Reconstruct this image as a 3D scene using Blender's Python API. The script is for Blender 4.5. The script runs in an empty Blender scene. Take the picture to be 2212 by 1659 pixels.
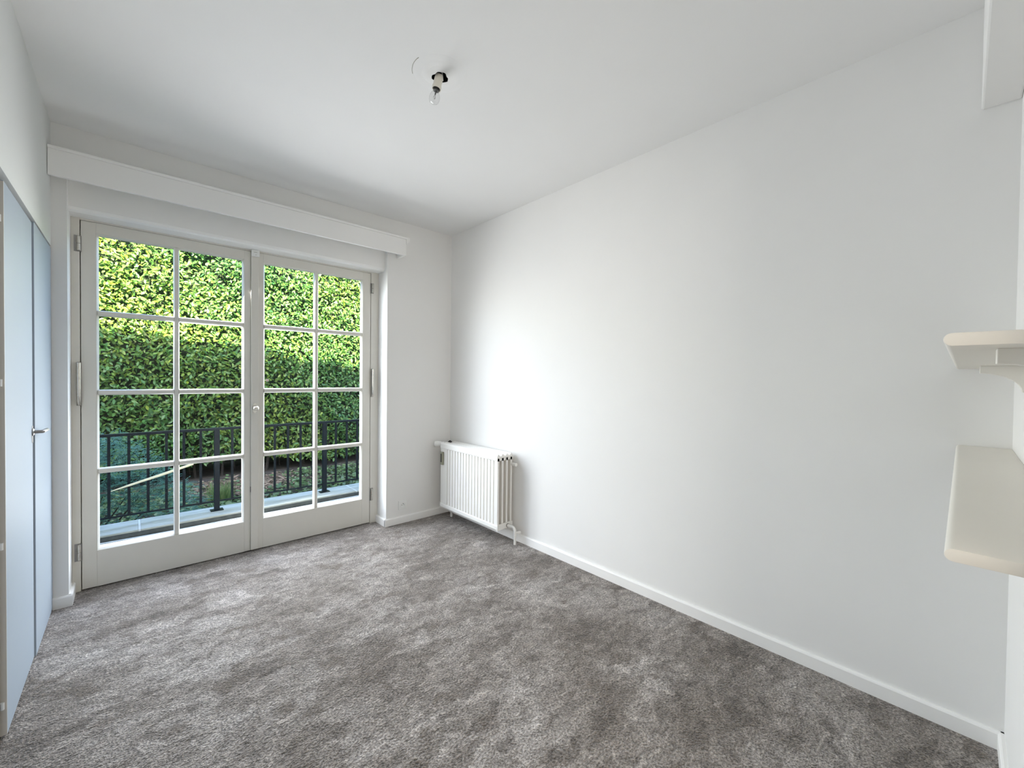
import bpy, bmesh, math, random
import numpy as np
from mathutils import Vector, Matrix

random.seed(7)
rng = np.random.default_rng(11)
S = bpy.context.scene
COL = S.collection
PI = math.pi

# ------------------------------------------------------------------ camera
F_PX, YAW, PITCH, ROLL = 894.27, 0.7424, -0.0148, 0.0109
CAM = Vector((-2.2232, -3.286, 1.2721))
fw = Vector((math.sin(YAW) * math.cos(PITCH), math.cos(YAW) * math.cos(PITCH), math.sin(PITCH)))
r0 = Vector((math.cos(YAW), -math.sin(YAW), 0))
u0 = r0.cross(fw)
rt = r0 * math.cos(ROLL) + u0 * math.sin(ROLL)
up = u0 * math.cos(ROLL) - r0 * math.sin(ROLL)
cam = bpy.data.cameras.new('camera')
cam.sensor_width = 36
cam.sensor_fit = 'HORIZONTAL'
cam.lens = F_PX * 36 / 2212
cam.clip_start = 0.02
co = bpy.data.objects.new('camera', cam)
COL.objects.link(co)
M = Matrix((rt, up, -fw)).transposed().to_4x4()
M.translation = CAM
co.matrix_world = M
S.camera = co

# ------------------------------------------------------------------ light and exposure
S.view_settings.view_transform = 'Standard'
S.view_settings.look = 'None'
S.view_settings.gamma = 1
S.view_settings.use_curve_mapping = False
S.view_settings.exposure = 0.0
S.cycles.use_denoising = True
S.cycles.max_bounces = 16
S.cycles.diffuse_bounces = 10
S.cycles.glossy_bounces = 4
S.cycles.transparent_max_bounces = 16
S.cycles.sample_clamp_indirect = 8

SKY_STRENGTH = 1.5
SUN_STRENGTH = 56.0
HALL_POWER = 105.0
WINDOW_POWER = 82.0

world = bpy.data.worlds.new('sky')
S.world = world
world.use_nodes = True
wn = world.node_tree
sky = wn.nodes.new('ShaderNodeTexSky')
sky.sky_type = 'NISHITA'
sky.sun_disc = False
sky.sun_elevation = math.radians(40)
sky.sun_rotation = math.radians(195)
sky.air_density = 1.0
sky.dust_density = 2.0
bg = wn.nodes['Background']
bg.inputs['Strength'].default_value = SKY_STRENGTH
wn.links.new(sky.outputs['Color'], bg.inputs['Color'])

sun = bpy.data.lights.new('sun', 'SUN')
sun.energy = SUN_STRENGTH
sun.color = (1.0, 0.88, 0.52)
sun.angle = math.radians(0.6)
so = bpy.data.objects.new('sun', sun)
COL.objects.link(so)
SUN_DIR = Vector((0.2, 0.76, -0.62)).normalized()
so.rotation_euler = SUN_DIR.to_track_quat('-Z', 'Y').to_euler()

# daylight entering through the glazed double door
day = bpy.data.lights.new('window_daylight', 'AREA')
day.shape = 'RECTANGLE'
day.size, day.size_y = 1.20, 1.85
day.energy = WINDOW_POWER
day.color = (0.965, 0.97, 1.0)
day.spread = math.radians(150)
do = bpy.data.objects.new('window_daylight', day)
COL.objects.link(do)
do.location = (-1.50, 0.46, 1.18)
do.rotation_euler = (math.radians(-68), 0, math.radians(9))

# added fill light behind the doorway; no hall window is modelled
hall = bpy.data.lights.new('hall_fill', 'AREA')
hall.shape = 'RECTANGLE'
hall.size, hall.size_y = 2.2, 2.0
hall.energy = HALL_POWER
hall.color = (1.0, 0.92, 0.81)
ho = bpy.data.objects.new('hall_fill', hall)
COL.objects.link(ho)
ho.location = (-4.2, -5.9, 1.3)
ho.rotation_euler = (math.radians(90), 0, math.radians(-38))


# ------------------------------------------------------------------ materials
def nodes(name):
    m = bpy.data.materials.new(name)
    m.use_nodes = True
    nt = m.node_tree
    return m, nt, nt.nodes['Principled BSDF']


def noise(nt, scale, detail=3, rough=0.5, vec=None):
    n = nt.nodes.new('ShaderNodeTexNoise')
    n.inputs['Scale'].default_value = scale
    n.inputs['Detail'].default_value = detail
    n.inputs['Roughness'].default_value = rough
    if vec is not None:
        nt.links.new(vec, n.inputs['Vector'])
    return n


def coords(nt, scale=(1, 1, 1), rot=(0, 0, 0)):
    tc = nt.nodes.new('ShaderNodeTexCoord')
    mp = nt.nodes.new('ShaderNodeMapping')
    mp.inputs['Scale'].default_value = scale
    mp.inputs['Rotation'].default_value = rot
    nt.links.new(tc.outputs['Object'], mp.inputs['Vector'])
    return mp.outputs['Vector']


def ramp(nt, fac, stops):
    r = nt.nodes.new('ShaderNodeValToRGB')
    el = r.color_ramp.elements
    while len(el) < len(stops):
        el.new(0.5)
    for e, (p, c) in zip(el, stops):
        e.position = p
        e.color = (*c, 1)
    nt.links.new(fac, r.inputs['Fac'])
    return r.outputs['Color']


def bump(nt, bs, height, strength, dist):
    b = nt.nodes.new('ShaderNodeBump')
    b.inputs['Strength'].default_value = strength
    b.inputs['Distance'].default_value = dist
    nt.links.new(height, b.inputs['Height'])
    nt.links.new(b.outputs['Normal'], bs.inputs['Normal'])
    return b


def paint(name, c, rough=0.6, var=0.02, bscale=60, bstr=0.08, bdist=0.002):
    m, nt, bs = nodes(name)
    v = coords(nt)
    n = noise(nt, 1.7, 4, 0.6, v)
    lo = tuple(max(0, x * (1 - var)) for x in c)
    hi = tuple(min(1, x * (1 + var)) for x in c)
    nt.links.new(ramp(nt, n.outputs['Fac'], [(0.3, lo), (0.7, hi)]), bs.inputs['Base Color'])
    bs.inputs['Roughness'].default_value = rough
    if bstr:
        n2 = noise(nt, bscale, 3, 0.6, v)
        bump(nt, bs, n2.outputs['Fac'], bstr, bdist)
    return m


def plain(name, c, rough=0.5, metal=0.0, var=0.06, scale=20):
    m, nt, bs = nodes(name)
    n = noise(nt, scale, 3, 0.6, coords(nt))
    lo = tuple(max(0, x * (1 - var)) for x in c)
    hi = tuple(min(1, x * (1 + var)) for x in c)
    nt.links.new(ramp(nt, n.outputs['Fac'], [(0.3, lo), (0.7, hi)]), bs.inputs['Base Color'])
    bs.inputs['Roughness'].default_value = rough
    bs.inputs['Metallic'].default_value = metal
    return m


WALL = paint('wall_paint', (0.80, 0.792, 0.775), 0.75, 0.012, 90, 0.10, 0.002)
CEIL = paint('ceiling_paint', (0.80, 0.795, 0.785), 0.8, 0.012, 70, 0.10, 0.002)
TRIM = paint('trim_paint', (0.86, 0.85, 0.83), 0.42, 0.015, 40, 0.05, 0.001)
DOORP = paint('door_paint', (0.70, 0.675, 0.615), 0.42, 0.04, 45, 0.10, 0.001)
WARD = paint('wardrobe_sky_tint', (0.37, 0.42, 0.475), 0.5, 0.01, 30, 0.03, 0.0006)  # white doors; dimmer light and bluish sky reflection put into the base colour
WALL_DIM = paint('wall_paint_dimmed', (0.64, 0.65, 0.635), 0.6, 0.012, 60, 0.06, 0.002)  # same white as the walls, with the dimmer left side put into the colour
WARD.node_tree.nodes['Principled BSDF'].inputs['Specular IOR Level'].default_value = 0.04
STILE = paint('wardrobe_edge', (0.66, 0.61, 0.54), 0.5, 0.03)
RADP = paint('radiator_enamel', (0.80, 0.79, 0.76), 0.35, 0.015, 40, 0.02, 0.0005)
RAD_SHADE = paint('radiator_gap_shading', (0.50, 0.41, 0.29), 0.4, 0.04, 40, 0.02, 0.0005)  # brown shading between the plates, put into the fin colour
SHELF = paint('shelf_paint', (0.80, 0.77, 0.71), 0.5, 0.02)
PLAST = plain('white_plastic', (0.80, 0.80, 0.78), 0.35, 0, 0.01)
CREAMP = plain('cream_ceramic', (0.78, 0.74, 0.65), 0.35, 0, 0.03)
DARK = plain('dark_recess', (0.03, 0.028, 0.026), 0.9)
CHROME = plain('worn_nickel', (0.62, 0.60, 0.55), 0.22, 1.0, 0.08, 60)
STEEL = plain('steel', (0.30, 0.29, 0.28), 0.35, 1.0, 0.1, 60)
METER = plain('meter_housing', (0.27, 0.27, 0.20), 0.5, 0, 0.06)
IRON = plain('dark_iron', (0.007, 0.012, 0.018), 0.4, 0.0, 0.25, 30)
TUNG = plain('filament', (0.08, 0.08, 0.08), 0.4, 1.0)
GAP = plain('gap_shade', (0.05, 0.045, 0.045), 0.9)  # carcass coloured near black, so the door gaps carry painted shade
STICK = plain('sticker_white', (0.75, 0.74, 0.70), 0.5, 0, 0.02)
STICKR = plain('sticker_red', (0.45, 0.12, 0.10), 0.5, 0, 0.02)
STREAK = plain('pale_streak', (0.86, 0.78, 0.56), 0.45, 0, 0.06)


def make_carpet():
    m, nt, bs = nodes('carpet_pile')
    tc = nt.nodes.new('ShaderNodeTexCoord')

    def mixf(fac, a_, b_, mode=None):
        x = nt.nodes.new('ShaderNodeMix')
        x.data_type = 'RGBA'
        if mode:
            x.blend_type = mode
        if isinstance(fac, float):
            x.inputs[0].default_value = fac
        else:
            nt.links.new(fac, x.inputs[0])
        for so_, k in ((a_, 6), (b_, 7)):
            if isinstance(so_, tuple):
                x.inputs[k].default_value = (*so_, 1)
            else:
                nt.links.new(so_, x.inputs[k])
        return x.outputs[2]
    # wobble so that the trodden patches get ragged outlines
    wob = noise(nt, 9, 4, 0.7, tc.outputs['Object'])
    vm = nt.nodes.new('ShaderNodeVectorMath')
    vm.operation = 'MULTIPLY_ADD'
    vm.inputs[1].default_value = (0.16, 0.16, 0.0)
    nt.links.new(wob.outputs['Color'], vm.inputs[0])
    nt.links.new(tc.outputs['Object'], vm.inputs[2])

    def mapped(scale, rot):
        mp = nt.nodes.new('ShaderNodeMapping')
        mp.inputs['Scale'].default_value = scale
        mp.inputs['Rotation'].default_value = (0, 0, math.radians(rot))
        nt.links.new(vm.outputs[0], mp.inputs['Vector'])
        return mp.outputs['Vector']
    n1 = noise(nt, 1.7, 5, 0.62, mapped((1.0, 1.5, 1), 15))
    n2 = noise(nt, 5.2, 6, 0.72, mapped((1.0, 2.0, 1), -12))
    c1 = ramp(nt, n1.outputs['Fac'], [(0.37, (0.190, 0.162, 0.138)), (0.50, (0.300, 0.266, 0.239)), (0.63, (0.392, 0.358, 0.333))])
    c2 = ramp(nt, n2.outputs['Fac'], [(0.38, (0.50, 0.475, 0.45)), (0.465, (0.90, 0.89, 0.88)), (0.55, (1.04, 1.04, 1.04)), (0.64, (1.38, 1.39, 1.41))])
    base = mixf(0.85, c1, c2, 'MULTIPLY')
    n6 = noise(nt, 17, 5, 0.65, mapped((1.0, 1.7, 1), -25))
    c6 = ramp(nt, n6.outputs['Fac'], [(0.39, (0.66, 0.65, 0.64)), (0.465, (0.96, 0.96, 0.96)), (0.53, (1.0, 1.0, 1.0)), (0.575, (1.26, 1.26, 1.27))])
    base = mixf(0.9, base, c6, 'MULTIPLY')
    # scattered brown stains and heel marks
    n3 = noise(nt, 6.5, 4, 0.55, mapped((1, 1.3, 1), 30))
    st = nt.nodes.new('ShaderNodeMapRange')
    st.inputs['From Min'].default_value = 0.575
    st.inputs['From Max'].default_value = 0.665
    st.inputs['To Max'].default_value = 0.78
    nt.links.new(n3.outputs['Fac'], st.inputs['Value'])
    base = mixf(st.outputs[0], base, (0.150, 0.122, 0.098))
    # tufts
    n4 = noise(nt, 120, 2, 0.6, tc.outputs['Object'])
    n5 = noise(nt, 46, 3, 0.7, tc.outputs['Object'])
    t4 = ramp(nt, n4.outputs['Fac'], [(0.34, (0.45, 0.445, 0.44)), (0.50, (0.98, 0.98, 0.98)), (0.66, (1.55, 1.55, 1.55))])
    t5 = ramp(nt, n5.outputs['Fac'], [(0.34, (0.70, 0.70, 0.70)), (0.5, (1.0, 1.0, 1.0)), (0.66, (1.3, 1.3, 1.3))])
    base = mixf(0.9, base, t4, 'MULTIPLY')
    base = mixf(0.7, base, t5, 'MULTIPLY')
    nt.links.new(base, bs.inputs['Base Color'])
    bs.inputs['Roughness'].default_value = 0.95
    bs.inputs['Specular IOR Level'].default_value = 0.15
    bs.inputs['Sheen Weight'].default_value = 0.25
    bs.inputs['Sheen Roughness'].default_value = 0.5
    ad = nt.nodes.new('ShaderNodeMath')
    ad.operation = 'MULTIPLY_ADD'
    ad.inputs[1].default_value = 0.8
    nt.links.new(n5.outputs['Fac'], ad.inputs[0])
    nt.links.new(n4.outputs['Fac'], ad.inputs[2])
    bump(nt, bs, ad.outputs[0], 1.0, 0.016)
    return m


CARPET = make_carpet()


def make_glass(name, refl=1.0, tint=(0.97, 0.985, 0.98)):
    m = bpy.data.materials.new(name)
    m.use_nodes = True
    nt = m.node_tree
    nt.nodes.remove(nt.nodes['Principled BSDF'])
    out = nt.nodes['Material Output']
    tr = nt.nodes.new('ShaderNodeBsdfTransparent')
    tr.inputs['Color'].default_value = (*tint, 1)
    gl = nt.nodes.new('ShaderNodeBsdfGlossy')
    gl.inputs['Roughness'].default_value = 0.02
    lw = nt.nodes.new('ShaderNodeLayerWeight')
    pw = nt.nodes.new('ShaderNodeMath')
    pw.operation = 'POWER'
    pw.inputs[1].default_value = 4.0
    nt.links.new(lw.outputs['Facing'], pw.inputs[0])
    ml = nt.nodes.new('ShaderNodeMath')
    ml.operation = 'MULTIPLY_ADD'
    ml.inputs[1].default_value = 0.5 * refl
    ml.inputs[2].default_value = 0.04 * refl
    nt.links.new(pw.outputs[0], ml.inputs[0])
    mx = nt.nodes.new('ShaderNodeMixShader')
    nt.links.new(ml.outputs[0], mx.inputs[0])
    nt.links.new(tr.outputs[0], mx.inputs[1])
    nt.links.new(gl.outputs[0], mx.inputs[2])
    nt.links.new(mx.outputs[0], out.inputs['Surface'])
    return m


GLASS = make_glass('window_glass', 0.25)
BULBG = make_glass('bulb_glass', 1.7, (0.97, 0.97, 0.97))


def leaf_mat(name, stops, rough=0.38, transl=0.3):
    m, nt, bs = nodes(name)
    at = nt.nodes.new('ShaderNodeAttribute')
    at.attribute_name = 'tint'
    c = ramp(nt, at.outputs['Fac'], stops)
    nt.links.new(c, bs.inputs['Base Color'])
    bs.inputs['Roughness'].default_value = rough
    tl = nt.nodes.new('ShaderNodeBsdfTranslucent')
    nt.links.new(c, tl.inputs['Color'])
    mx = nt.nodes.new('ShaderNodeMixShader')
    mx.inputs[0].default_value = transl
    nt.links.new(bs.outputs[0], mx.inputs[1])
    nt.links.new(tl.outputs[0], mx.inputs[2])
    nt.links.new(mx.outputs[0], nt.nodes['Material Output'].inputs['Surface'])
    return m


LAUREL = leaf_mat('laurel_leaf', [(0.0, (0.028, 0.115, 0.045)), (0.5, (0.098, 0.235, 0.055)), (1.0, (0.26, 0.335, 0.035))])
JUNI = leaf_mat('juniper_needles', [(0.0, (0.012, 0.06, 0.042)), (0.5, (0.05, 0.17, 0.115)), (1.0, (0.14, 0.32, 0.22))], 0.6, 0.15)
IVY = leaf_mat('ivy_leaf', [(0.0, (0.04, 0.09, 0.03)), (1.0, (0.20, 0.27, 0.11))], 0.35, 0.15)
GRASS = leaf_mat('grass_blade', [(0.0, (0.10, 0.20, 0.06)), (1.0, (0.30, 0.36, 0.14))], 0.5, 0.2)
TWIG = leaf_mat('dry_twig', [(0.0, (0.12, 0.08, 0.05)), (1.0, (0.36, 0.25, 0.17))], 0.8, 0.0)
CORE = plain('hedge_backing', (0.012, 0.025, 0.012), 0.9, 0, 0.3, 6)
BARK = plain('bark', (0.05, 0.04, 0.032), 0.9, 0, 0.3, 30)
SOIL = plain('soil', (0.05, 0.04, 0.03), 0.95, 0, 0.4, 14)


def make_stone():
    m, nt, bs = nodes('coping_stone')
    v = coords(nt, (0.8, 5, 1))
    n = noise(nt, 4, 6, 0.65, v)
    nt.links.new(ramp(nt, n.outputs['Fac'], [(0.3, (0.32, 0.325, 0.27)), (0.5, (0.46, 0.47, 0.42)), (0.7, (0.56, 0.575, 0.55))]),
                 bs.inputs['Base Color'])
    bs.inputs['Roughness'].default_value = 0.8
    n2 = noise(nt, 60, 4, 0.6, v)
    bump(nt, bs, n2.outputs['Fac'], 0.3, 0.004)
    return m


STONE = make_stone()
IRON.node_tree.nodes['Principled BSDF'].inputs['Specular IOR Level'].default_value = 0.15
MORTAR = plain('mortar', (0.66, 0.67, 0.66), 0.9, 0, 0.1, 40)
PARA = plain('parapet_render', (0.11, 0.12, 0.118), 0.9, 0, 0.2, 25)
PIT = plain('gutter_black', (0.012, 0.013, 0.015), 0.6, 0, 0.3, 20)  # near-black strip between sill and parapet
FLASH = plain('flashing', (0.62, 0.66, 0.68), 0.5, 0, 0.1, 40)
FACADE = plain('facade_brick', (0.32, 0.24, 0.19), 0.9, 0, 0.2, 12)


# ------------------------------------------------------------------ mesh helpers
class MB:
    def __init__(s):
        s.bm = bmesh.new()

    def _merge(s, t):
        me = bpy.data.meshes.new('tmp')
        t.to_mesh(me)
        t.free()
        s.bm.from_mesh(me)
        bpy.data.meshes.remove(me)

    def box(s, x0, x1, y0, y1, z0, z1, bev=0.0, seg=2):
        t = bmesh.new()
        bmesh.ops.create_cube(t, size=1)
        for v in t.verts:
            v.co = Vector(((x0 + x1) / 2 + v.co.x * (x1 - x0), (y0 + y1) / 2 + v.co.y * (y1 - y0), (z0 + z1) / 2 + v.co.z * (z1 - z0)))
        if bev:
            bmesh.ops.bevel(t, geom=t.edges[:], offset=bev, segments=seg, affect='EDGES', profile=0.5)
        s._merge(t)
        return s

    def prism(s, poly, axis, a0, a1, bev=0.0, seg=2):
        """poly: 2-D outline in the two other axes (x,y / x,z / y,z order), swept along axis."""
        t = bmesh.new()

        def P(p, a):
            if axis == 'x':
                return (a, p[0], p[1])
            if axis == 'y':
                return (p[0], a, p[1])
            return (p[0], p[1], a)
        A = [t.verts.new(P(p, a0)) for p in poly]
        B = [t.verts.new(P(p, a1)) for p in poly]
        n = len(poly)
        t.faces.new(A)
        t.faces.new(B)
        for i in range(n):
            t.faces.new((A[i], A[(i + 1) % n], B[(i + 1) % n], B[i]))
        bmesh.ops.recalc_face_normals(t, faces=t.faces[:])
        if bev:
            bmesh.ops.bevel(t, geom=t.edges[:], offset=bev, segments=seg, affect='EDGES', profile=0.5)
        s._merge(t)
        return s

    def tube(s, pts, r, seg=12, cap=True):
        pts = [Vector(p) for p in pts]
        rs = r if isinstance(r, (list, tuple)) else [r] * len(pts)
        t = bmesh.new()
        rings = []
        ref = None
        for i, p in enumerate(pts):
            d = (pts[min(i + 1, len(pts) - 1)] - pts[max(i - 1, 0)])
            if d.length < 1e-9:
                d = Vector((0, 0, 1))
            d.normalize()
            if ref is None:
                ref = d.orthogonal().normalized()
            a = (ref - d * ref.dot(d)).normalized()
            ref = a
            b = d.cross(a)
            rings.append([t.verts.new(p + (a * math.cos(2 * PI * k / seg) + b * math.sin(2 * PI * k / seg)) * rs[i]) for k in range(seg)])
        for A, B in zip(rings, rings[1:]):
            for k in range(seg):
                t.faces.new((A[k], A[(k + 1) % seg], B[(k + 1) % seg], B[k]))
        if cap:
            t.faces.new(rings[0])
            t.faces.new(rings[-1])
        bmesh.ops.recalc_face_normals(t, faces=t.faces[:])
        s._merge(t)
        return s

    def lathe(s, prof, origin, axis=(0, 0, 1), seg=32, cap=True):
        """prof: list of (radius, distance along axis)."""
        ax = Vector(axis).normalized()
        a = ax.orthogonal().normalized()
        b = ax.cross(a)
        o = Vector(origin)
        t = bmesh.new()
        rings = [[t.verts.new(o + ax * h + (a * math.cos(2 * PI * k / seg) + b * math.sin(2 * PI * k / seg)) * max(r, 1e-5)) for k in range(seg)] for r, h in prof]
        for A, B in zip(rings, rings[1:]):
            for k in range(seg):
                t.faces.new((A[k], A[(k + 1) % seg], B[(k + 1) % seg], B[k]))
        if cap:
            t.faces.new(rings[0])
            t.faces.new(rings[-1])
        bmesh.ops.recalc_face_normals(t, faces=t.faces[:])
        s._merge(t)
        return s

    def build(s, name, mat, parent=None, smooth=False):
        me = bpy.data.meshes.new(name)
        s.bm.to_mesh(me)
        s.bm.free()
        me.materials.append(mat)
        if smooth:
            for p in me.polygons:
                p.use_smooth = True
            me.set_sharp_from_angle(angle=math.radians(38))
        return link(bpy.data.objects.new(name, me), parent)


def link(o, parent=None):
    COL.objects.link(o)
    if parent is not None:
        o.parent = parent
        w = Matrix.Identity(4)
        q = parent
        while q is not None:
            w = q.matrix_basis @ w if q.parent is None else q.matrix_parent_inverse @ q.matrix_basis @ w
            q = q.parent
        o.matrix_parent_inverse = w.inverted()
    return o


def tag(o, label=None, cat=None, group=None, kind=None):
    if label:
        o['label'] = label
    if cat:
        o['category'] = cat
    if group:
        o['group'] = group
    if kind:
        o['kind'] = kind
    return o


def thing(name, loc, label, cat, group=None):
    o = bpy.data.objects.new(name, None)
    o.empty_display_size = 0.1
    o.location = loc
    COL.objects.link(o)
    return tag(o, label, cat, group)


def struct(o, label, cat):
    return tag(o, label, cat, kind='structure')


# ------------------------------------------------------------------ room shell
H = 2.6
XL = -2.540            # left wall face
YB = -3.404            # back wall face
OX0, OX1 = -2.481, -0.641   # window opening
YD = 0.168             # door plane

struct(MB().box(-5.2, 0.2, -7.2, 0.215, -0.15, 0).build('floor', CARPET), 'mottled grey beige fitted carpet covering the whole floor', 'floor')
struct(MB().box(0, 0.2, -7.0, 0.26, 0, 2.75).build('wall_right', WALL), 'long plain white wall behind the radiator', 'wall')

b = MB()
b.box(-3.3, OX0, 0, 0.26, 0, 2.75)
b.box(OX1, 0, 0, 0.26, 0, 2.75)
b.box(OX0, OX1, 0, 0.26, 2.40, 2.75)
struct(b.build('wall_window', WALL), 'white wall around the glazed double door', 'wall')

# ceiling with the cut-out for the lamp
LX, LY = -1.212, -1.690
HR = 0.036
b = MB()
q = 0.3
b.box(-5.2, LX - q, -7.2, 0, H, 2.75)
b.box(LX + q, 0, -7.2, 0, H, 2.75)
b.box(LX - q, LX + q, -7.2, LY - q, H, 2.75)
b.box(LX - q, LX + q, LY + q, 0, H, 2.75)
t = bmesh.new()
N = 48
inner, outer, innertop = [], [], []
for k in range(N):
    a = 2 * PI * k / N
    c, s_ = math.cos(a), math.sin(a)
    m_ = max(abs(c), abs(s_))
    rr = HR * (1 + 0.10 * math.sin(3 * a + 1) + 0.05 * math.sin(7 * a))
    inner.append(t.verts.new((LX + rr * c, LY + rr * s_, H)))
    innertop.append(t.verts.new((LX + rr * c, LY + rr * s_, H + 0.004)))
    outer.append(t.verts.new((LX + q * c / m_, LY + q * s_ / m_, H)))
for k in range(N):
    j = (k + 1) % N
    t.faces.new((inner[k], inner[j], outer[j], outer[k]))
    t.faces.new((inner[k], innertop[k], innertop[j], inner[j]))
b._merge(t)
ceil_o = struct(b.build('ceiling', CEIL), 'plain white ceiling', 'ceiling')
# ring of the removed ceiling rose, left as a slightly raised skim of filler
b = MB()
b.lathe([(HR + 0.014, 0.0002), (HR + 0.018, -0.0004), (0.078, -0.0006), (0.081, 0.0002), (0.090, -0.0003), (0.112, -0.0007), (0.118, 0.0003)], (LX - 0.012, LY - 0.02, H), seg=64, cap=False)
b.build('filler_patch', CEIL, ceil_o, True)
b = MB()
pts = [(LX - 0.012 + 0.121 * math.cos(a), LY - 0.02 + 0.121 * math.sin(a), H - 0.0006) for a in np.linspace(2.44, 3.32, 22)]
b.tube(pts, 0.0011, 6)
b.build('hairline_crack', METER, ceil_o, True)

# left wall above the wardrobe and behind it
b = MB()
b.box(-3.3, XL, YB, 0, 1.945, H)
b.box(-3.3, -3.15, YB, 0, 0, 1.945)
struct(b.build('wall_left', WALL_DIM), 'white wall above the fitted wardrobe', 'wall')

# back wall with the doorway where the photographer stands
b = MB()
b.box(-1.50, 0, YB - 0.1, YB, 0, H)
b.box(-3.3, -2.50, YB - 0.1, YB, 0, H)
b.box(-2.50, -1.50, YB - 0.1, YB, 2.10, H)
struct(b.build('wall_back', WALL), 'white wall carrying the two shelves', 'wall')
b = MB()
b.box(-5.2, -5.0, -7.2, YB - 0.1, 0, H)
b.box(-5.2, -3.3, YB - 0.1, YB, 0, H)
b.box(-5.2, 0.2, -7.2, -7.0, 0, H)
struct(b.build('wall_hall', WALL), 'white hall wall outside the room', 'wall')

# bulkhead in the top corner, front face just ahead of the camera
struct(MB().box(-1.40, 0, YB, -3.312, 2.237, H, 0.006).build('trim_3', WALL), 'boxed bulkhead under the ceiling at the right edge', 'trim')

# baseboards
def board_profile(t_=0.015, h=0.062):
    return [(0, 0), (t_, 0), (t_, h - 0.008), (t_ - 0.003, h - 0.003), (t_ - 0.007, h), (0, h)]


pr = board_profile()
struct(MB().prism([(-x, z) for x, z in pr], 'y', YB, 0).build('baseboard_right', TRIM, None, False), 'white baseboard along the long right wall', 'baseboard')
b = MB()
b.prism([(-y, z) for y, z in pr], 'x', OX1 - 0.015, 0)
b.prism([(OX1 - x, z) for x, z in pr], 'y', -0.009, YD)
struct(b.build('baseboard_window', TRIM), 'white baseboard under the wall socket', 'baseboard')
b = MB()
b.prism([(-y, z) for y, z in pr], 'x', XL, OX0 + 0.015)
b.prism([(OX0 + x, z) for x, z in pr], 'y', -0.009, YD)
struct(b.build('baseboard_left', TRIM), 'short white baseboard between wardrobe and glazed door', 'baseboard')
struct(MB().prism([(YB + y, z) for y, z in pr], 'x', -1.50, 0).build('baseboard_back', TRIM), 'white baseboard below the two shelves', 'baseboard')

# shutter box panel above the doors: flat front with a rounded lower nose
struct(MB().prism([(0.045, 2.42), (0.045, 2.190), (0.052, 2.176), (0.068, 2.168), (0.10, 2.166), (YD + 0.04, 2.166), (YD + 0.04, 2.42)], 'x', OX0, OX1).build('trim_1', TRIM),
       'white shutter box panel above the glazed door', 'trim')

# door frame
b = MB()
b.box(OX0, -2.445, YD, YD + 0.07, 0, 2.168, 0.002)
b.box(-0.709, OX1, YD, YD + 0.07, 0, 2.168, 0.002)
b.box(-2.445, -0.709, YD, YD + 0.07, 2.156, 2.168, 0.002)
b.box(-2.47, -2.425, YD + 0.044, YD + 0.068, 0, 2.168)
b.box(-0.729, -0.68, YD + 0.044, YD + 0.068, 0, 2.168)
b.box(-2.47, -0.68, YD + 0.044, YD + 0.068, 2.135, 2.168)
b.box(-2.445, -0.709, YD + 0.03, YD + 0.043, 0.0, 0.007)
b.box(-2.445, -0.709, YD + 0.044, YD + 0.06, 0.0, 0.03)
struct(b.build('trim_2', DOORP), 'white painted frame of the glazed double door', 'trim')

# ------------------------------------------------------------------ the glazed double door
ZG0, ZG1 = 0.231, 2.083
ZB = [0.692, 1.159, 1.628]
GY = YD + 0.024


def bar_profile(w=0.030):
    h = w / 2
    return [(-h + 0.005, 0.0), (h - 0.005, 0.0), (h - 0.0025, 0.006), (h, 0.012), (h, 0.034), (-h, 0.034), (-h, 0.012), (-h + 0.0025, 0.006)]


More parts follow.
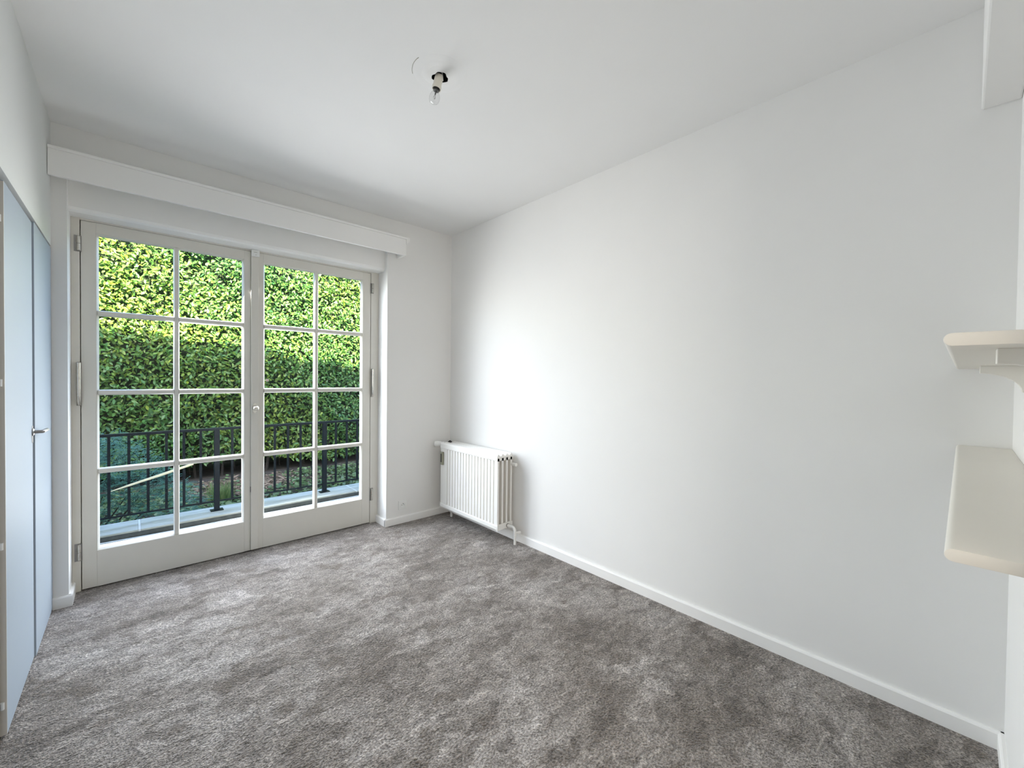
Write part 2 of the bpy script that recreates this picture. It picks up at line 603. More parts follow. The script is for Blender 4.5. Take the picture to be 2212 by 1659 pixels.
def leaf(name, x0, x1, g0, gm, g1, label):
    b = MB()
    th = 0.042
    b.box(x0, g0 - 0.010, YD, YD + th, 0.008, 2.154, 0.002)
    b.box(g1 + 0.010, x1, YD, YD + th, 0.008, 2.154, 0.002)
    b.box(g0 - 0.010, g1 + 0.010, YD, YD + th, 0.008, ZG0 - 0.010)
    b.box(g0 - 0.010, g1 + 0.010, YD, YD + th, ZG1 + 0.010, 2.154)
    # sloping beads round the glazing
    b.prism([(g0 - 0.010, YD + 0.0), (g0 - 0.010, YD + 0.034), (g0, YD + 0.034), (g0, YD + 0.016), (g0 - 0.006, YD + 0.005)], 'z', ZG0 - 0.010, ZG1 + 0.010)
    b.prism([(g1 + 0.010, YD + 0.0), (g1 + 0.010, YD + 0.034), (g1, YD + 0.034), (g1, YD + 0.016), (g1 + 0.006, YD + 0.005)], 'z', ZG0 - 0.010, ZG1 + 0.010)
    b.prism([(YD, ZG0 - 0.010), (YD + 0.034, ZG0 - 0.010), (YD + 0.034, ZG0), (YD + 0.016, ZG0), (YD + 0.005, ZG0 - 0.006)], 'x', g0 - 0.010, g1 + 0.010)
    b.prism([(YD, ZG1 + 0.010), (YD + 0.034, ZG1 + 0.010), (YD + 0.034, ZG1), (YD + 0.016, ZG1), (YD + 0.005, ZG1 + 0.006)], 'x', g0 - 0.010, g1 + 0.010)
    # weather board on the outside
    b.prism([(YD + th, 0.226), (YD + th + 0.080, 0.216), (YD + th + 0.080, 0.192), (YD + th, 0.186)], 'x', x0 + 0.01, x1 - 0.01)
    d = struct(b.build(name, DOORP), label, 'door')
    b = MB()
    b.prism([(gm + x, YD + y) for x, y in bar_profile()], 'z', ZG0 - 0.004, ZG1 + 0.004)
    for z in ZB:
        for a0, a1 in ((g0 - 0.004, gm - 0.013), (gm + 0.013, g1 + 0.004)):
            b.prism([(YD + y, z + x) for x, y in bar_profile(0.032)], 'x', a0, a1)
    b.build('glazing_bars', DOORP, d)
    zs = [ZG0] + ZB + [ZG1]
    for i in range(4):
        lo = zs[i] + (0.014 if i else -0.004)
        hi = zs[i + 1] - (0.014 if i < 3 else -0.004)
        for a0, a1 in ((g0 - 0.004, gm - 0.013), (gm + 0.013, g1 + 0.004)):
            MB().box(a0, a1, GY, GY + 0.004, lo, hi).build('glass_pane', GLASS, d)
    return d


d1 = leaf('door_1', -2.441, -1.598, -2.368, -2.0105, -1.647, 'left leaf of the glazed door, next to the wardrobe')
d2 = leaf('door_2', -1.574, -0.713, -1.508, -1.1520, -0.790, 'right leaf of the glazed door, with the round knob')
# meeting stile cover on the right leaf
MB().box(-1.597, -1.551, YD - 0.012, YD + 0.002, 0.012, 2.150, 0.0015).build('cover_strip', DOORP, d2)
# the rebate behind the joint keeps daylight out
MB().box(-1.597, -1.575, YD + 0.012, YD + 0.05, 0.012, 2.150).build('rebate', DOORP, d2)
MB().box(-1.622, -1.556, YD + 0.0425, YD + 0.058, 0.012, 2.150).build('outer_strip', DOORP, d2)


def hinge(parent, x, z0, z1, mat=CHROME):
    h = MB()
    r = 0.0085
    zm = z0 + (z1 - z0) * 0.48
    h.lathe([(r * 0.7, z0), (r, z0 + 0.003), (r, zm - 0.002), (r * 0.8, zm), (r, zm + 0.002), (r, z1 - 0.003), (r * 0.7, z1)], (x, YD - 0.009, 0), seg=20)
    ho_ = h.build('hinge', mat, parent, True)
    MB().box(x - 0.019, x + 0.012, YD - 0.0025, YD + 0.001, z0 - 0.004, z1 + 0.004).build('hinge_leaf', STEEL, ho_)


def pull(parent, x, z0, z1, s):
    h = MB()
    pts = [(x, YD + 0.0, z1 - 0.012), (x, YD - 0.012, z1 - 0.004), (x, YD - 0.026, z1 - 0.004)]
    h.tube([(x, YD - 0.026, z1), (x, YD - 0.026, z1 - 0.02), (x, YD - 0.025, z0 + 0.06), (x, YD - 0.023, z0 + 0.02), (x, YD - 0.014, z0 + 0.004), (x + 0.002 * s, YD - 0.002, z0)],
           [0.0095, 0.0095, 0.0095, 0.0085, 0.007, 0.006], 16)
    h.tube([(x, YD - 0.026, z1 - 0.012), (x, YD - 0.012, z1 - 0.012), (x, YD, z1 - 0.012)], 0.0065, 12)
    po_ = h.build('pull_bar', CHROME, parent, True)
    MB().box(x - 0.010, x + 0.010, YD - 0.004, YD + 0.001, z0 - 0.006, z1 + 0.004, 0.002).build('back_plate', STEEL, po_)


hinge(d1, -2.449, 1.976, 2.060)
hinge(d1, -2.452, 0.184, 0.278)
pull(d1, -2.450, 1.090, 1.332, 1)
hinge(d2, -0.698, 1.988, 2.068)
hinge(d2, -0.696, 0.200, 0.300)
pull(d2, -0.698, 1.100, 1.334, -1)
kn = MB()
kn.lathe([(0.001, 0.052), (0.010, 0.051), (0.0165, 0.044), (0.0175, 0.036), (0.013, 0.026), (0.007, 0.020), (0.007, 0.0)], (-1.573, YD - 0.012, 1.036), (0, -1, 0), 24)
ko = kn.build('knob', CHROME, d2, True)
e = MB()
pts = []
t = bmesh.new()
vf, vb = [], []
for k in range(28):
    a = 2 * PI * k / 28
    p = (-1.573 + 0.0155 * math.cos(a), 1.036 + 0.036 * math.sin(a))
    vf.append(t.verts.new((p[0], YD - 0.0155, p[1])))
    vb.append(t.verts.new((p[0], YD - 0.011, p[1])))
t.faces.new(vf)
t.faces.new(vb)
for k in range(28):
    t.faces.new((vf[k], vf[(k + 1) % 28], vb[(k + 1) % 28], vb[k]))
bmesh.ops.recalc_face_normals(t, faces=t.faces[:])
e._merge(t)
e.build('knob_plate', CHROME, ko, True)
# white contact on top of the cover strip
se = MB().box(-1.598, -1.546, YD - 0.026, YD - 0.011, 2.118, 2.166, 0.007, 3)
seo = se.build('contact_sensor', PLAST, d2, True)
tag(seo, 'white plastic contact sensor')
MB().box(-1.583, -1.563, YD - 0.0266, YD - 0.0258, 2.1455, 2.1475).build('mark', METER, seo)
MB().box(-1.574, -1.567, YD - 0.0266, YD - 0.0258, 2.1285, 2.131).build('mark', METER, seo)
# small faded sticker on the pane
st = MB().box(-1.497, -1.478, GY - 0.0010, GY - 0.0002, 1.227, 1.244).build('sticker', STICK, d2)
b = MB()
for k, w in enumerate((0.0022, 0.0016, 0.0022, 0.0014)):
    b.box(-1.4955 + k * 0.0042, -1.4955 + k * 0.0042 + w, GY - 0.0014, GY - 0.0009, 1.2295, 1.2395)
b.build('faded_print', STICKR, st)
# bolt slot in the cover strip edge
MB().box(-1.5985, -1.5965, YD - 0.010, YD - 0.002, 0.43, 0.47).build('bolt_slot', DARK, d2)

# ------------------------------------------------------------------ pelmet
p = thing('pelmet', (-1.5, -0.06, 2.28), 'long white pelmet board over the glazed door', 'pelmet')
MB().box(XL + 0.002, -0.539, -0.130, -0.112, 2.281, 2.414, 0.0015).build('front_board', TRIM, p)
MB().prism([(-0.130, 2.4145), (-0.134, 2.4165), (-0.135, 2.429), (-0.132, 2.432), (-0.10, 2.432), (-0.10, 2.4145)], 'x', XL + 0.002, -0.530).build('crown_moulding', TRIM, p)
MB().box(-0.557, -0.539, -0.112, 0.0, 2.281, 2.414).build('end_return', TRIM, p)
MB().prism([(-0.5385, 2.372), (-0.528, 2.386), (-0.512, 2.398), (-0.508, 2.414), (-0.508, 2.432), (-0.5295, 2.432), (-0.5385, 2.414)], 'y', -0.134, 0.0).build('end_moulding', TRIM, p)
b = MB()
b.box(XL + 0.002, -0.557, -0.075, -0.045, 2.352, 2.366)
b.build('curtain_track', PLAST, p)
for x in (-2.3, -1.5, -0.75):
    MB().box(x - 0.012, x + 0.012, -0.112, 0.0, 2.366, 2.380).build('support_batten', TRIM, p)

# ------------------------------------------------------------------ fitted wardrobe on the left wall
w = thing('fitted_wardrobe', (-2.8, -1.7, 0), 'white fitted wardrobe with flush doors along the left wall', 'wardrobe')
b = MB()
b.box(-3.14, -2.585, YB + 0.002, -0.002, 0.0, 1.942)
b.build('carcass', GAP, w)
# far panel, standing slightly proud
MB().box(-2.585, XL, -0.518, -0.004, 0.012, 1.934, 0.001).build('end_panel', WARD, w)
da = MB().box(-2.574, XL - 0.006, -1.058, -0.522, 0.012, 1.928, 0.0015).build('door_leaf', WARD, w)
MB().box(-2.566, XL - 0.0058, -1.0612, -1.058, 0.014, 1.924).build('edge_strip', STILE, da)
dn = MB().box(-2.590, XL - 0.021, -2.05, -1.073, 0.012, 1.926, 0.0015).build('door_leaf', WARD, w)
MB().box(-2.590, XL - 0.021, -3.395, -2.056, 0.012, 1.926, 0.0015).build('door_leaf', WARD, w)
for z in (1.796, 1.236, 0.674, 0.120):
    b = MB()
    b.tube([(-2.556, -1.0665, z - 0.012), (-2.556, -1.0665, z + 0.012)], 0.0055, 12)
    b.box(-2.5565, -2.5515, -1.0670, -1.0585, z - 0.010, z + 0.010)
    b.build('hinge', PLAST, da, True)
hn = MB()
hn.tube([(XL - 0.014, -0.535, 1.012), (XL + 0.018, -0.535, 1.012), (XL + 0.024, -0.530, 1.012), (XL + 0.026, -0.50, 1.012), (XL + 0.026, -0.42, 1.010), (XL + 0.020, -0.408, 1.010)], [0.007, 0.007, 0.0075, 0.008, 0.007, 0.004], 14)
hn.lathe([(0.016, 0.0), (0.016, 0.004), (0.012, 0.007)], (XL - 0.0065, -0.5365, 1.012), (1, 0, 0), 20)
hno = hn.build('handle', STEEL, da, True)
MB().box(XL - 0.0065, XL - 0.0045, -0.545, -0.528, 0.965, 1.04, 0.001).build('handle_plate', STEEL, hno)

# ------------------------------------------------------------------ radiator
RY0, RY1 = -0.905, -0.118
RZ0, RZ1 = 0.100, 0.686
rad = thing('radiator', (-0.1, -0.51, 0.0), 'white enamelled plate radiator in the corner below the window wall', 'radiator')


def header(xc, z0, z1, wd):
    return [(xc - wd / 2, z0 + 0.006), (xc - wd / 2 + 0.005, z0), (xc + wd / 2 - 0.005, z0), (xc + wd / 2, z0 + 0.006),
            (xc + wd / 2, z1 - 0.014), (xc + 0.003, z1), (xc - 0.003, z1), (xc - wd / 2, z1 - 0.014)]


xs = [-0.170, -0.126, -0.082, -0.038]
for i, xc in enumerate(xs):
    b = MB()
    front = xc - 0.0075
    # ribbed sheet: outline in x,y swept upwards
    out = []
    ys = np.linspace(-0.900, -0.225, 18)
    out.append((front, RY0))
    for k in range(len(ys)):
        y = ys[k]
        if k == 0:
            out.append((front, y))
            continue
        out += [(front, y - 0.0065), (front + 0.013, y - 0.0050), (front + 0.013, y + 0.0050), (front, y + 0.0065)]
    out += [(front, RY1), (front + 0.017, RY1), (front + 0.017, RY0)]
    b.prism(out, 'z', RZ0 + 0.030, RZ1 - 0.030)
    pl = b.build('plate', RADP, rad)
    MB().prism(header(xc, RZ1 - 0.052, RZ1, 0.024), 'y', RY0, RY1).build('top_header', RADP, pl)
    MB().prism([(x, RZ0 + RZ0 + 0.044 - z) for x, z in header(xc, RZ0, RZ0 + 0.044, 0.024)], 'y', RY0, RY1).build('bottom_header', RADP, pl)
# fins between plates
for a, c in zip(xs, xs[1:]):
    b = MB()
    n = 26
    pts = []
    yy = np.linspace(RY0 + 0.028, RY1 - 0.02, n)
    xa, xc = a + 0.006, c - 0.012
    front_ = [(xa if k % 2 else xc, y) for k, y in enumerate(yy)]
    back_ = [(x + 0.0012, y + 0.001) for x, y in front_[::-1]]
    b.prism(front_ + back_, 'z', RZ0 + 0.05, RZ1 - 0.055)
    b.build('convector_fins', RAD_SHADE, rad)
    MB().prism([(a + 0.012, RZ1 - 0.034), (c - 0.012, RZ1 - 0.034), (c - 0.016, RZ1 - 0.050), (a + 0.016, RZ1 - 0.050)], 'y', RY0 + 0.003, RY1).build('top_web', RADP, rad)
# closing plate at the bottom of the near end
MB().prism([(-0.182, RZ0 + 0.002), (-0.182, RZ0 + 0.050), (-0.026, RZ0 + 0.052), (-0.026, RZ0 + 0.018)], 'y', RY0 - 0.010, RY0 + 0.004, 0.002).build('end_plate', RADP, rad)
MB().prism([(-0.182, RZ0 + 0.002), (-0.182, RZ0 + 0.050), (-0.026, RZ0 + 0.052), (-0.026, RZ0 + 0.018)], 'y', RY1 - 0.004, RY1 + 0.006, 0.002).build('end_plate', RADP, rad)
b = MB()
b.tube([(-0.030, RY0 - 0.002, 0.598), (-0.030, RY0 - 0.050, 0.598)], 0.013, 16)
b.build('wall_hook', RADP, rad, True)
for y in (-0.72, -0.28):
    MB().box(-0.034, 0.0, y - 0.015, y + 0.015, 0.50, 0.60).build('wall_bracket', RADP, rad)
b = MB()
b.tube([(-0.078, RY0 - 0.004, 0.128), (-0.078, RY0 - 0.016, 0.128)], 0.016, 12)
b.build('union_nut', STEEL, rad, True)
b = MB()
pts = [(-0.078, RY0 - 0.012, 0.128), (-0.077, RY0 - 0.055, 0.130)]
for a in np.linspace(0, PI / 2, 7):
    pts.append((-0.075, RY0 - 0.062 - 0.028 * math.sin(a), 0.130 - 0.028 * (1 - math.cos(a))))
pts += [(-0.074, RY0 - 0.090, 0.060), (-0.074, RY0 - 0.090, 0.0)]
b.tube(pts, [0.013, 0.013] + [0.0105] * 7 + [0.0095, 0.0095], 14)
b.lathe([(0.012, 0.0), (0.012, 0.012)], (-0.074, RY0 - 0.090, 0.066), (0, 0, 1), 16)
b.build('return_pipe', RADP, rad, True)
b = MB()
b.tube([(-0.072, RY0 - 0.092, 0.090), (-0.040, RY0 - 0.096, 0.086), (-0.026, RY0 - 0.097, 0.086)], [0.008, 0.011, 0.011], 14)
b.build('lock_shield', RADP, rad, True)
b = MB()
b.tube([(-0.078, RY1 - 0.03, 0.11), (-0.078, RY1 - 0.03, 0.0)], 0.010, 14)
b.build('supply_pipe', RADP, rad, True)
# thermostat head at the far top end
b = MB()
b.lathe([(0.004, 0.0), (0.018, 0.0), (0.020, 0.006), (0.020, 0.030), (0.024, 0.036), (0.0265, 0.075), (0.026, 0.086), (0.022, 0.090)], (-0.122, -0.096, 0.663), (-0.72, 0.69, 0.02), 28)
b.build('thermostat_head', PLAST, rad, True)
b = MB()
b.tube([(-0.126, -0.092, 0.663), (-0.112, -0.100, 0.663), (-0.100, -0.122, 0.663)], 0.013, 14)
b.build('valve_body', RADP, rad, True)
b = MB()
b.tube([(-0.104, RY1 - 0.035, 0.676), (-0.104, RY1 - 0.035, 0.700)], 0.009, 10)
b.box(-0.120, -0.088, RY1 - 0.045, RY1 - 0.026, 0.683, 0.693, 0.002)
b.build('bleed_valve', DARK, rad, True)
mt = MB().box(-0.196, -0.178, -0.172, -0.134, 0.490, 0.606, 0.004).build('heat_meter', METER, rad)
tag(mt, 'olive grey heat meter')
MB().box(-0.1972, -0.1955, -0.160, -0.146, 0.515, 0.590).build('scale_window', DARK, mt)

# ------------------------------------------------------------------ wall socket
so_ = thing('wall_socket', (-0.490, 0, 0.157), 'square white wall socket just above the baseboard', 'socket')
MB().box(-0.529, -0.451, -0.010, 0.0, 0.118, 0.196, 0.003, 3).build('cover_plate', PLAST, so_)
b = MB()
b.lathe([(0.0225, 0.0), (0.0225, 0.0035), (0.0195, 0.0035), (0.0185, 0.0005), (0.001, 0.0005)], (-0.490, -0.010, 0.157), (0, -1, 0), 32, cap=False)
ri = b.build('socket_well', PLAST, so_, True)
b = MB()
for dx in (-0.0095, 0.0095):
    b.lathe([(0.0026, 0.0), (0.0026, 0.0012), (0.0001, 0.0012)], (-0.490 + dx, -0.0103, 0.157), (0, -1, 0), 12)
b.build('pin_hole', DARK, ri)
b = MB()
b.tube([(-0.490, -0.010, 0.170), (-0.490, -0.024, 0.170)], 0.0024, 10)
b.build('earth_pin', STEEL, ri, True)

# ------------------------------------------------------------------ ceiling lamp
lamp = thing('ceiling_lamp', (LX, LY, H), 'bare clear bulb in a white lampholder hanging from the ceiling hole', 'lamp')
b = MB()
b.lathe([(0.0400, 0.0030), (0.060, 0.0032), (0.060, 0.075), (0.0001, 0.075)], (LX, LY, H), seg=32, cap=False)
b.build('hole_shade_cup', DARK, lamp)  # near-black cup, the shade inside the ceiling hole put into its colour
top = Vector((LX - 0.004, LY + 0.000, H + 0.012))
ax = (Vector((-0.022, 0.012, -0.125))).normalized()
b = MB()
b.lathe([(0.011, 0.0), (0.017, 0.004), (0.0185, 0.02), (0.0185, 0.050), (0.0205, 0.052), (0.0205, 0.066), (0.0175, 0.066), (0.0165, 0.056)], top, ax, 28, cap=False)
b.lathe([(0.0185, 0.030), (0.0001, 0.030)], top, ax, 28, cap=False)
lh = b.build('lampholder', CREAMP, lamp, True)
b = MB()
b.tube([tuple(top + Vector((0.006, -0.006, 0.045))), tuple(top + Vector((0.010, -0.004, 0.02))), tuple(top + Vector((0.014, -0.004, -0.02)))], 0.0035, 10)
b.build('cord', PLAST, lamp, True)
b = MB()
b.lathe([(0.0, 0.040), (0.0128, 0.041), (0.0135, 0.058), (0.0128, 0.064), (0.0135, 0.070), (0.0125, 0.074)], top, ax, 24)
bb = b.build('bulb_cap', TUNG, lamp, True)
b = MB()
b.lathe([(0.0125, 0.072), (0.0138, 0.078), (0.0185, 0.088), (0.0222, 0.098), (0.0232, 0.107), (0.0222, 0.117), (0.0185, 0.125), (0.0110, 0.1305), (0.0001, 0.132)], top, ax, 32, cap=False)
bg_ = b.build('bulb_glass', BULBG, lamp, True)
a_ = ax.orthogonal().normalized()
c_ = ax.cross(a_)
b = MB()
P = lambda u, v, h: tuple(top + ax * h + a_ * u + c_ * v)
b.tube([P(0, 0, 0.074), P(0, 0, 0.090)], 0.0030, 8)
b.tube([P(0.001, 0, 0.088), P(0.009, 0, 0.104)], 0.0007, 6)
b.tube([P(-0.001, 0, 0.088), P(-0.009, 0, 0.104)], 0.0007, 6)
b.tube([P(0.009, 0, 0.104), P(0.005, 0.004, 0.107), P(0, -0.002, 0.105), P(-0.005, 0.004, 0.107), P(-0.009, 0, 0.104)], 0.0006, 6)
b.build('filament_mount', TUNG, bg_, True)

# ------------------------------------------------------------------ shelves on the back wall
def shelf(z1, th, label, y1):
    s = thing('wall_shelf', (-0.7, YB, z1 - th), label, 'shelf')
    prof = [(YB, z1 - th)]
    r = th / 2
    for a in np.linspace(-PI / 2, PI / 2, 9):
        prof.append((y1 - r + r * math.cos(a), z1 - r + r * math.sin(a)))
    prof.append((YB, z1))
    b = MB()
    b.prism(prof, 'x', -1.400, 0.0, 0.0015)
    b.build('board', SHELF, s, True)
    return s


s1 = shelf(1.340, 0.018, 'upper wall shelf, cream edged and just above eye level at right', -3.266)
s2 = shelf(1.046, 0.018, 'lower wall shelf, its top seen from above at right', -3.272)


def corbel(xa, xb, zt, s, y1, drop):
    pr_ = [(YB, zt), (y1, zt), (y1, zt - 0.018)]
    for a in np.linspace(0, PI / 2, 8):
        pr_.append((YB + 0.006 + (y1 - YB - 0.006) * (1 - math.sin(a)), zt - 0.022 - (drop - 0.022) * (1 - math.cos(a))))
    pr_.append((YB, zt - drop))
    MB().prism(pr_, 'x', xa, xb, 0.001).build('bracket', SHELF, s, False)


corbel(-1.31, -1.275, 1.322, s1, -3.318, 0.075)
corbel(-0.40, -0.365, 1.322, s1, -3.318, 0.075)

# ------------------------------------------------------------------ outside: house, parapet, railing
b = MB()
prof = [(-9.0, 2.75), (7.0, 2.75), (7.0, 4.70), (-9.0, 6.70)]
t = bmesh.new()
b.prism(prof, 'y', -7.3, 0.30)
struct(b.build('roof', FACADE), 'upper storey and sloping roof of the house, out of view', 'roof')
b = MB()
b.box(-9.0, -3.3, 0.0, 0.26, -0.9, 2.75)
b.box(0.2, 7.0, 0.0, 0.26, -0.9, 2.75)
b.box(-3.3, 0.2, 0.215, 0.26, -0.9, -0.001)
struct(b.build('wall_outer', FACADE), 'outer house wall either side of the room', 'wall')

b = MB()
b.box(-4.5, 1.5, 0.79, 1.06, -0.9, 0.1150)
struct(b.build('wall_parapet', PARA), 'low grey parapet outside the glazed door', 'wall')
b = MB()
b.prism([(0.30, -0.06), (0.735, -0.06), (0.745, 0.078), (0.789, 0.080), (0.789, -0.2), (0.30, -0.2)], 'x', -4.5, 1.5)
gutter_o = struct(b.build('trim_4', PIT), 'black gutter strip between door sill and parapet', 'gutter')
b = MB()
pts = [(x, 0.752 + 0.006 * math.sin(x * 7), 0.083) for x in np.linspace(-4.5, 1.5, 60)]
b.tube(pts, 0.0065, 6)
b.build('edge_flashing', FLASH, gutter_o, True)
b = MB()
b.box(-4.5, 1.5, 0.22, 0.285, -0.02, 0.02)
b.build('sill_upstand', FLASH, gutter_o)

joints = [-3.86, -2.185, -0.575, 1.40]
names = ['pale coping stone at the left end of the parapet', 'pale coping stone in the middle carrying the railing post', 'pale coping stone at the right end of the parapet']
for k in range(3):
    b = MB()
    b.box(joints[k] + 0.007, joints[k + 1] - 0.007, 0.783, 1.072, 0.1155, 0.130, 0.003)
    o = b.build('coping_stone', STONE)
    tag(o, names[k], 'coping stone', 'coping stones on the parapet')
    MB().box(joints[k + 1] - 0.0065, joints[k + 1] + 0.0065, 0.785, 1.070, 0.1155, 0.1295).build('mortar_joint', MORTAR, o)

rl = thing('railing', (-1.3, 0.95, 0.13), 'dark iron railing on the parapet outside the glazed door', 'railing')
RYC = 0.95
MB().box(-3.9, 1.35, RYC - 0.020, RYC + 0.020, 0.806, 0.826, 0.003).build('top_rail', IRON, rl)
MB().box(-3.9, 1.35, RYC - 0.009, RYC + 0.009, 0.202, 0.214, 0.001).build('bottom_rail', IRON, rl)
k0 = -27
for k in range(k0, 20):
    x = -0.831 + 0.1086 * k
    if k % 8 == 0:
        pz = MB().box(x - 0.019, x + 0.019, RYC - 0.019, RYC + 0.019, 0.130, 0.810, 0.003).build('post', IRON, rl)
        MB().box(x - 0.045, x + 0.045, RYC - 0.034, RYC + 0.034, 0.130, 0.136, 0.001).build('base_plate', IRON, pz)
    else:
        MB().box(x - 0.0085, x + 0.0085, RYC - 0.0085, RYC + 0.0085, 0.204, 0.810, 0.001).build('baluster', IRON, rl)

b = MB()
b.tube([(-2.340, 0.922, 0.408), (-2.24, 0.921, 0.437), (-2.05, 0.922, 0.490), (-1.86, 0.921, 0.548)], [0.003, 0.008, 0.0105, 0.0095], 10)
tag(b.build('reflection_streak', STREAK, None, True), 'pale streak of reflected light, modelled as a slanting rod against the dark railing', 'streak')  # pale reflection streak in the glass, built as a rod

# ------------------------------------------------------------------ outside: garden
GZ = -0.50
b = MB()
b.box(-14, 14, 0.3, 14, GZ - 0.3, GZ)
struct(b.build('ground', SOIL), 'dark soil of the garden bed', 'ground')


def mesh_np(name, V, faces_flat, sizes, tint, mat, parent=None):
    me = bpy.data.meshes.new(name)
    me.vertices.add(len(V))
    me.vertices.foreach_set('co', V.astype(np.float32).ravel())
    me.loops.add(len(faces_flat))
    me.loops.foreach_set('vertex_index', faces_flat.astype(np.int32))
    me.polygons.add(len(sizes))
    st_ = np.concatenate([[0], np.cumsum(sizes)[:-1]]).astype(np.int32)
    me.polygons.foreach_set('loop_start', st_)
    me.polygons.foreach_set('loop_total', sizes.astype(np.int32))
    me.update(calc_edges=True)
    at = me.attributes.new('tint', 'FLOAT', 'POINT')
    at.data.foreach_set('value', tint.astype(np.float32))
    me.materials.append(mat)
    me.validate()
    return link(bpy.data.objects.new(name, me), parent)


def leaves(P, D, Nn, L, Wd, tint, fold=0.25, curl=0.12):
    """P base points, D growth direction, Nn face normal, L length, Wd half width -> arrays"""
    n = len(P)
    D = D / np.linalg.norm(D, axis=1, keepdims=True)
    Nn = Nn - D * (Nn * D).sum(1, keepdims=True)
    Nn = Nn / np.linalg.norm(Nn, axis=1, keepdims=True)
    T = np.cross(D, Nn)
    L = L[:, None]
    Wd = Wd[:, None]
    V = np.zeros((n, 8, 3))
    up_ = lambda h: Nn * h
    V[:, 0] = P
    V[:, 1] = P + D * L * .32 - up_(Wd * fold)
    V[:, 2] = P + D * L * .70 - up_(Wd * fold + L * curl * .4)
    V[:, 3] = P + D * L - up_(L * curl)
    V[:, 4] = P + D * L * .34 + T * Wd
    V[:, 5] = P + D * L * .70 + T * Wd * .82 - up_(L * curl * .4)
    V[:, 6] = P + D * L * .34 - T * Wd
    V[:, 7] = P + D * L * .70 - T * Wd * .82 - up_(L * curl * .4)
    f = np.array([0, 4, 1, 4, 5, 2, 1, 5, 3, 2, 0, 1, 6, 6, 1, 2, 7, 7, 2, 3])
    sz = np.array([3, 4, 3, 3, 4, 3])
    F = (f[None] + 8 * np.arange(n)[:, None]).ravel()
    return V.reshape(-1, 3), F, np.tile(sz, n), np.repeat(tint, 8)


def vnoise(x, z, s, seed):
    r = np.random.default_rng(seed)
    tot = np.zeros_like(x)
    for k in range(7):
        a, ph, w_ = r.uniform(0, 2 * PI), r.uniform(0, 2 * PI), r.uniform(.6, 1.6)
        tot += np.sin((x * math.cos(a) + z * math.sin(a)) * s * w_ + ph)
    return tot / 4.0


# the laurel hedge
HY = 5.25
n = 62000
hx = rng.uniform(-6.5, 5.5, n)
hb = -0.22 - 0.10 * np.clip((hx + 2.5) / 3.5, -0.5, 1.2) + 0.07 * vnoise(hx, hx * 0, 3.0, 5)
hz = hb + (3.6 - hb) * rng.uniform(0, 1, n)
dep = 0.10 * vnoise(hx, hz, 2.2, 1) + 0.07 * vnoise(hx, hz, 6.5, 2)
hy = HY + dep + rng.uniform(0, 1, n) ** 1.5 * 0.30
Pn = np.stack([hx, hy, hz], 1)
D = np.stack([rng.normal(0, .75, n), -0.35 + rng.normal(0, .35, n), -0.45 + rng.normal(0, .55, n)], 1)
Nn = np.stack([rng.normal(0, .45, n), -0.75 + rng.normal(0, .3, n), 0.75 + rng.normal(0, .4, n)], 1)
L = rng.uniform(0.05, 0.095, n)
tint = np.clip(0.5 + 0.22 * vnoise(hx, hz, 1.6, 3) + rng.normal(0, .16, n), 0, 1)
hedge = thing('laurel_hedge', (0, HY, GZ), 'tall clipped laurel hedge filling the view, sunlit on top and shaded below', 'hedge')
V, F_, Sz, T_ = leaves(Pn, D, Nn, L, L * .22, tint)
# leaves on the crown of the hedge
mesh_np('foliage', V, F_, Sz, T_, LAUREL, hedge)
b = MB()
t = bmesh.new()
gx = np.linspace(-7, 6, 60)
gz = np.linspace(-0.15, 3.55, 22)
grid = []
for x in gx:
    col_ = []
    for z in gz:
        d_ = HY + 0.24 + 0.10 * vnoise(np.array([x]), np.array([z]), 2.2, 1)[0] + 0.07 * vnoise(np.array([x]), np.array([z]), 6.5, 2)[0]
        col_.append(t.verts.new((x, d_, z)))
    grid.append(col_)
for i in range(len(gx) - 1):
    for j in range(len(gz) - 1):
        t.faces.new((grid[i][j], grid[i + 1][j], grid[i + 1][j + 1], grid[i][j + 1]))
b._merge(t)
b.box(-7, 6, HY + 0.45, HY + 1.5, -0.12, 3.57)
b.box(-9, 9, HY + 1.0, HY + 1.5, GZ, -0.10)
b.build('dark_backing', CORE, hedge)  # added near-black backing; blocks light and darkens the gaps between leaves
b = MB()
for k in range(70):
    x = -6.5 + 12 * k / 70 + random.uniform(-.08, .08)
    y = HY + random.uniform(0.1, 0.8)
    b.tube([(x, y, GZ), (x + random.uniform(-.1, .1), y + random.uniform(-.05, .05), 0.1), (x + random.uniform(-.25, .25), y + .05, 0.6)], [random.uniform(.012, .03), .016, .01], 7)
b.build('stems', BARK, hedge)

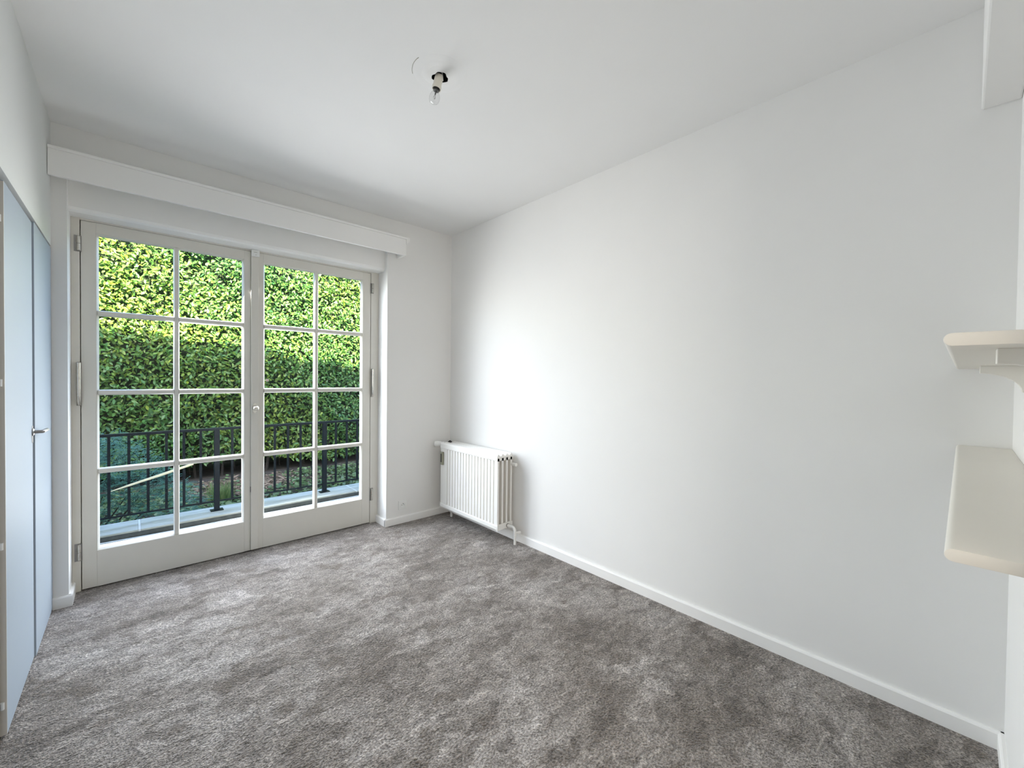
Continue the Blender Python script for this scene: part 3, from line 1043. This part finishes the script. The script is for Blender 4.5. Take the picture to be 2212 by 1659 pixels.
# the blue green juniper at the left, close behind the railing
jun = thing('juniper_shrub', (-2.6, 1.75, GZ), 'feathery blue green juniper behind the railing at left', 'shrub')
ns = 4200
u = rng.uniform(0, 1, ns)
jx = rng.normal(-2.70, 0.50, ns)
jx = np.where(jx > -1.75, -1.75 - rng.uniform(0, .6, ns), jx)
jy = 1.78 + rng.normal(0, .24, ns)
jy = np.clip(jy, 1.32, 2.4)
topz = 0.72 - 0.55 * np.clip((jx + 2.35) / 0.55, 0, 1) ** 1.3 + 0.06 * vnoise(jx, jy, 9, 8)
jz = GZ + 0.05 + (topz - GZ - 0.05) * np.sqrt(u) - 0.55 * (jy - 1.72) ** 2
Pj, Dj, Nj, Lj, Tj, Wj = [], [], [], [], [], []
for i in range(ns):
    base = np.array([jx[i], jy[i], jz[i]])
    out = np.array([(jx[i] + 2.7) * .8 + rng.normal(0, .6), (jy[i] - 1.9) * 1.2 + rng.normal(0, .4) - .3, .35 + rng.normal(0, .35)])
    out /= np.linalg.norm(out)
    side = np.cross(out, [0, 0, 1.0])
    side /= np.linalg.norm(side) + 1e-6
    nl = 9
    ln = rng.uniform(.07, .14)
    tn = np.clip(rng.normal(.5, .25), 0, 1)
    for k in range(nl):
        f = k / nl
        pb = base + out * ln * f + np.array([0, 0, -.25 * ln * f * f])
        sg = 1 if k % 2 else -1
        Pj.append(pb)
        Dj.append(out * .8 + side * sg * .75 + rng.normal(0, .15, 3))
        Nj.append(np.array([rng.normal(0, .3), -.4, 1.0]))
        Lj.append(rng.uniform(.02, .04) * (1.1 - .5 * f))
        Wj.append(.0032)
        Tj.append(np.clip(tn + rng.normal(0, .12), 0, 1))
V, F_, Sz, T_ = leaves(np.array(Pj), np.array(Dj), np.array(Nj), np.array(Lj), np.array(Wj), np.array(Tj), .1, .1)
mesh_np('sprays', V, F_, Sz, T_, JUNI, jun)
b = MB()
for k in range(34):
    a = random.uniform(0, 2 * PI)
    ex = -2.7 + 0.62 * math.cos(a) * random.uniform(.3, 1)
    ey = 1.75 + 0.33 * math.sin(a) * random.uniform(.3, 1)
    hz_ = random.uniform(.3, .85)
    b.tube([(-2.7, 1.78, GZ), ((-2.7 + ex) / 2, (1.78 + ey) / 2, GZ + hz_ * .45), (ex, ey, GZ + hz_)], [.018, .010, .004], 6)
b.build('branches', BARK, jun, True)

# ivy over the ground, countless
n = 15000
ix = rng.uniform(-3.2, 3.2, n)
iy = rng.uniform(1.16, 4.85, n)
keep = (vnoise(ix, iy, 2.0, 21) + 1.0 > rng.uniform(0, 1.2, n)) & ~((ix > -1.55) & (ix < -0.35) & (iy > 3.6) & (rng.uniform(0, 1, n) > .25))
ix, iy = ix[keep], iy[keep]
n = len(ix)
iz = GZ + 0.02 + 0.06 * np.abs(vnoise(ix, iy, 4, 22)) + rng.uniform(0, .07, n)
D = np.stack([rng.normal(0, 1, n), rng.normal(-.3, 1, n), rng.normal(0, .25, n)], 1)
Nn = np.stack([rng.normal(0, .45, n), rng.normal(-.25, .45, n), np.ones(n)], 1)
L = rng.uniform(.035, .075, n)
V, F_, Sz, T_ = leaves(np.stack([ix, iy, iz], 1), D, Nn, L, L * .42, np.clip(rng.normal(.45, .28, n), 0, 1), .15, .1)
tag(mesh_np('ivy', V, F_, Sz, T_, IVY), 'low ivy carpeting the ground between railing and hedge', 'ivy', kind='stuff')

# dry twigs and leaf litter under the hedge
n = 2200
ix = rng.normal(-0.95, 0.42, n)
iy = np.clip(rng.normal(4.3, 0.36, n), 3.5, 4.75)
iz = GZ + rng.uniform(0.005, .09, n)
D = np.stack([rng.normal(0, 1, n), rng.normal(0, 1, n), rng.normal(0, .18, n)], 1)
Nn = np.stack([rng.normal(0, .4, n), rng.normal(-.3, .4, n), np.ones(n)], 1)
L = rng.uniform(.05, .16, n)
V, F_, Sz, T_ = leaves(np.stack([ix, iy, iz], 1), D, Nn, L, np.where(rng.uniform(0, 1, n) < .6, .003, .014), rng.uniform(0, 1, n), .2, .1)
tag(mesh_np('leaf_litter', V, F_, Sz, T_, TWIG), 'brown dry twigs and leaves on the soil under the hedge', 'leaf litter', kind='stuff')

# grass tuft
n = 260
a = rng.uniform(0, 2 * PI, n)
rr = rng.uniform(0, .10, n)
P_ = np.stack([-1.33 + rr * np.cos(a), 3.55 + rr * np.sin(a), np.full(n, GZ + .005)], 1)
D = np.stack([np.cos(a) * .55 + rng.normal(0, .2, n), np.sin(a) * .55 + rng.normal(0, .2, n), np.ones(n)], 1)
Nn = np.stack([np.cos(a), np.sin(a), np.full(n, .4)], 1)
V, F_, Sz, T_ = leaves(P_, D, Nn, rng.uniform(.16, .34, n), np.full(n, .005), rng.uniform(0, 1, n), .1, .3)
tag(mesh_np('grass_tuft', V, F_, Sz, T_, GRASS), 'small tuft of grass in front of the leaf litter', 'grass')
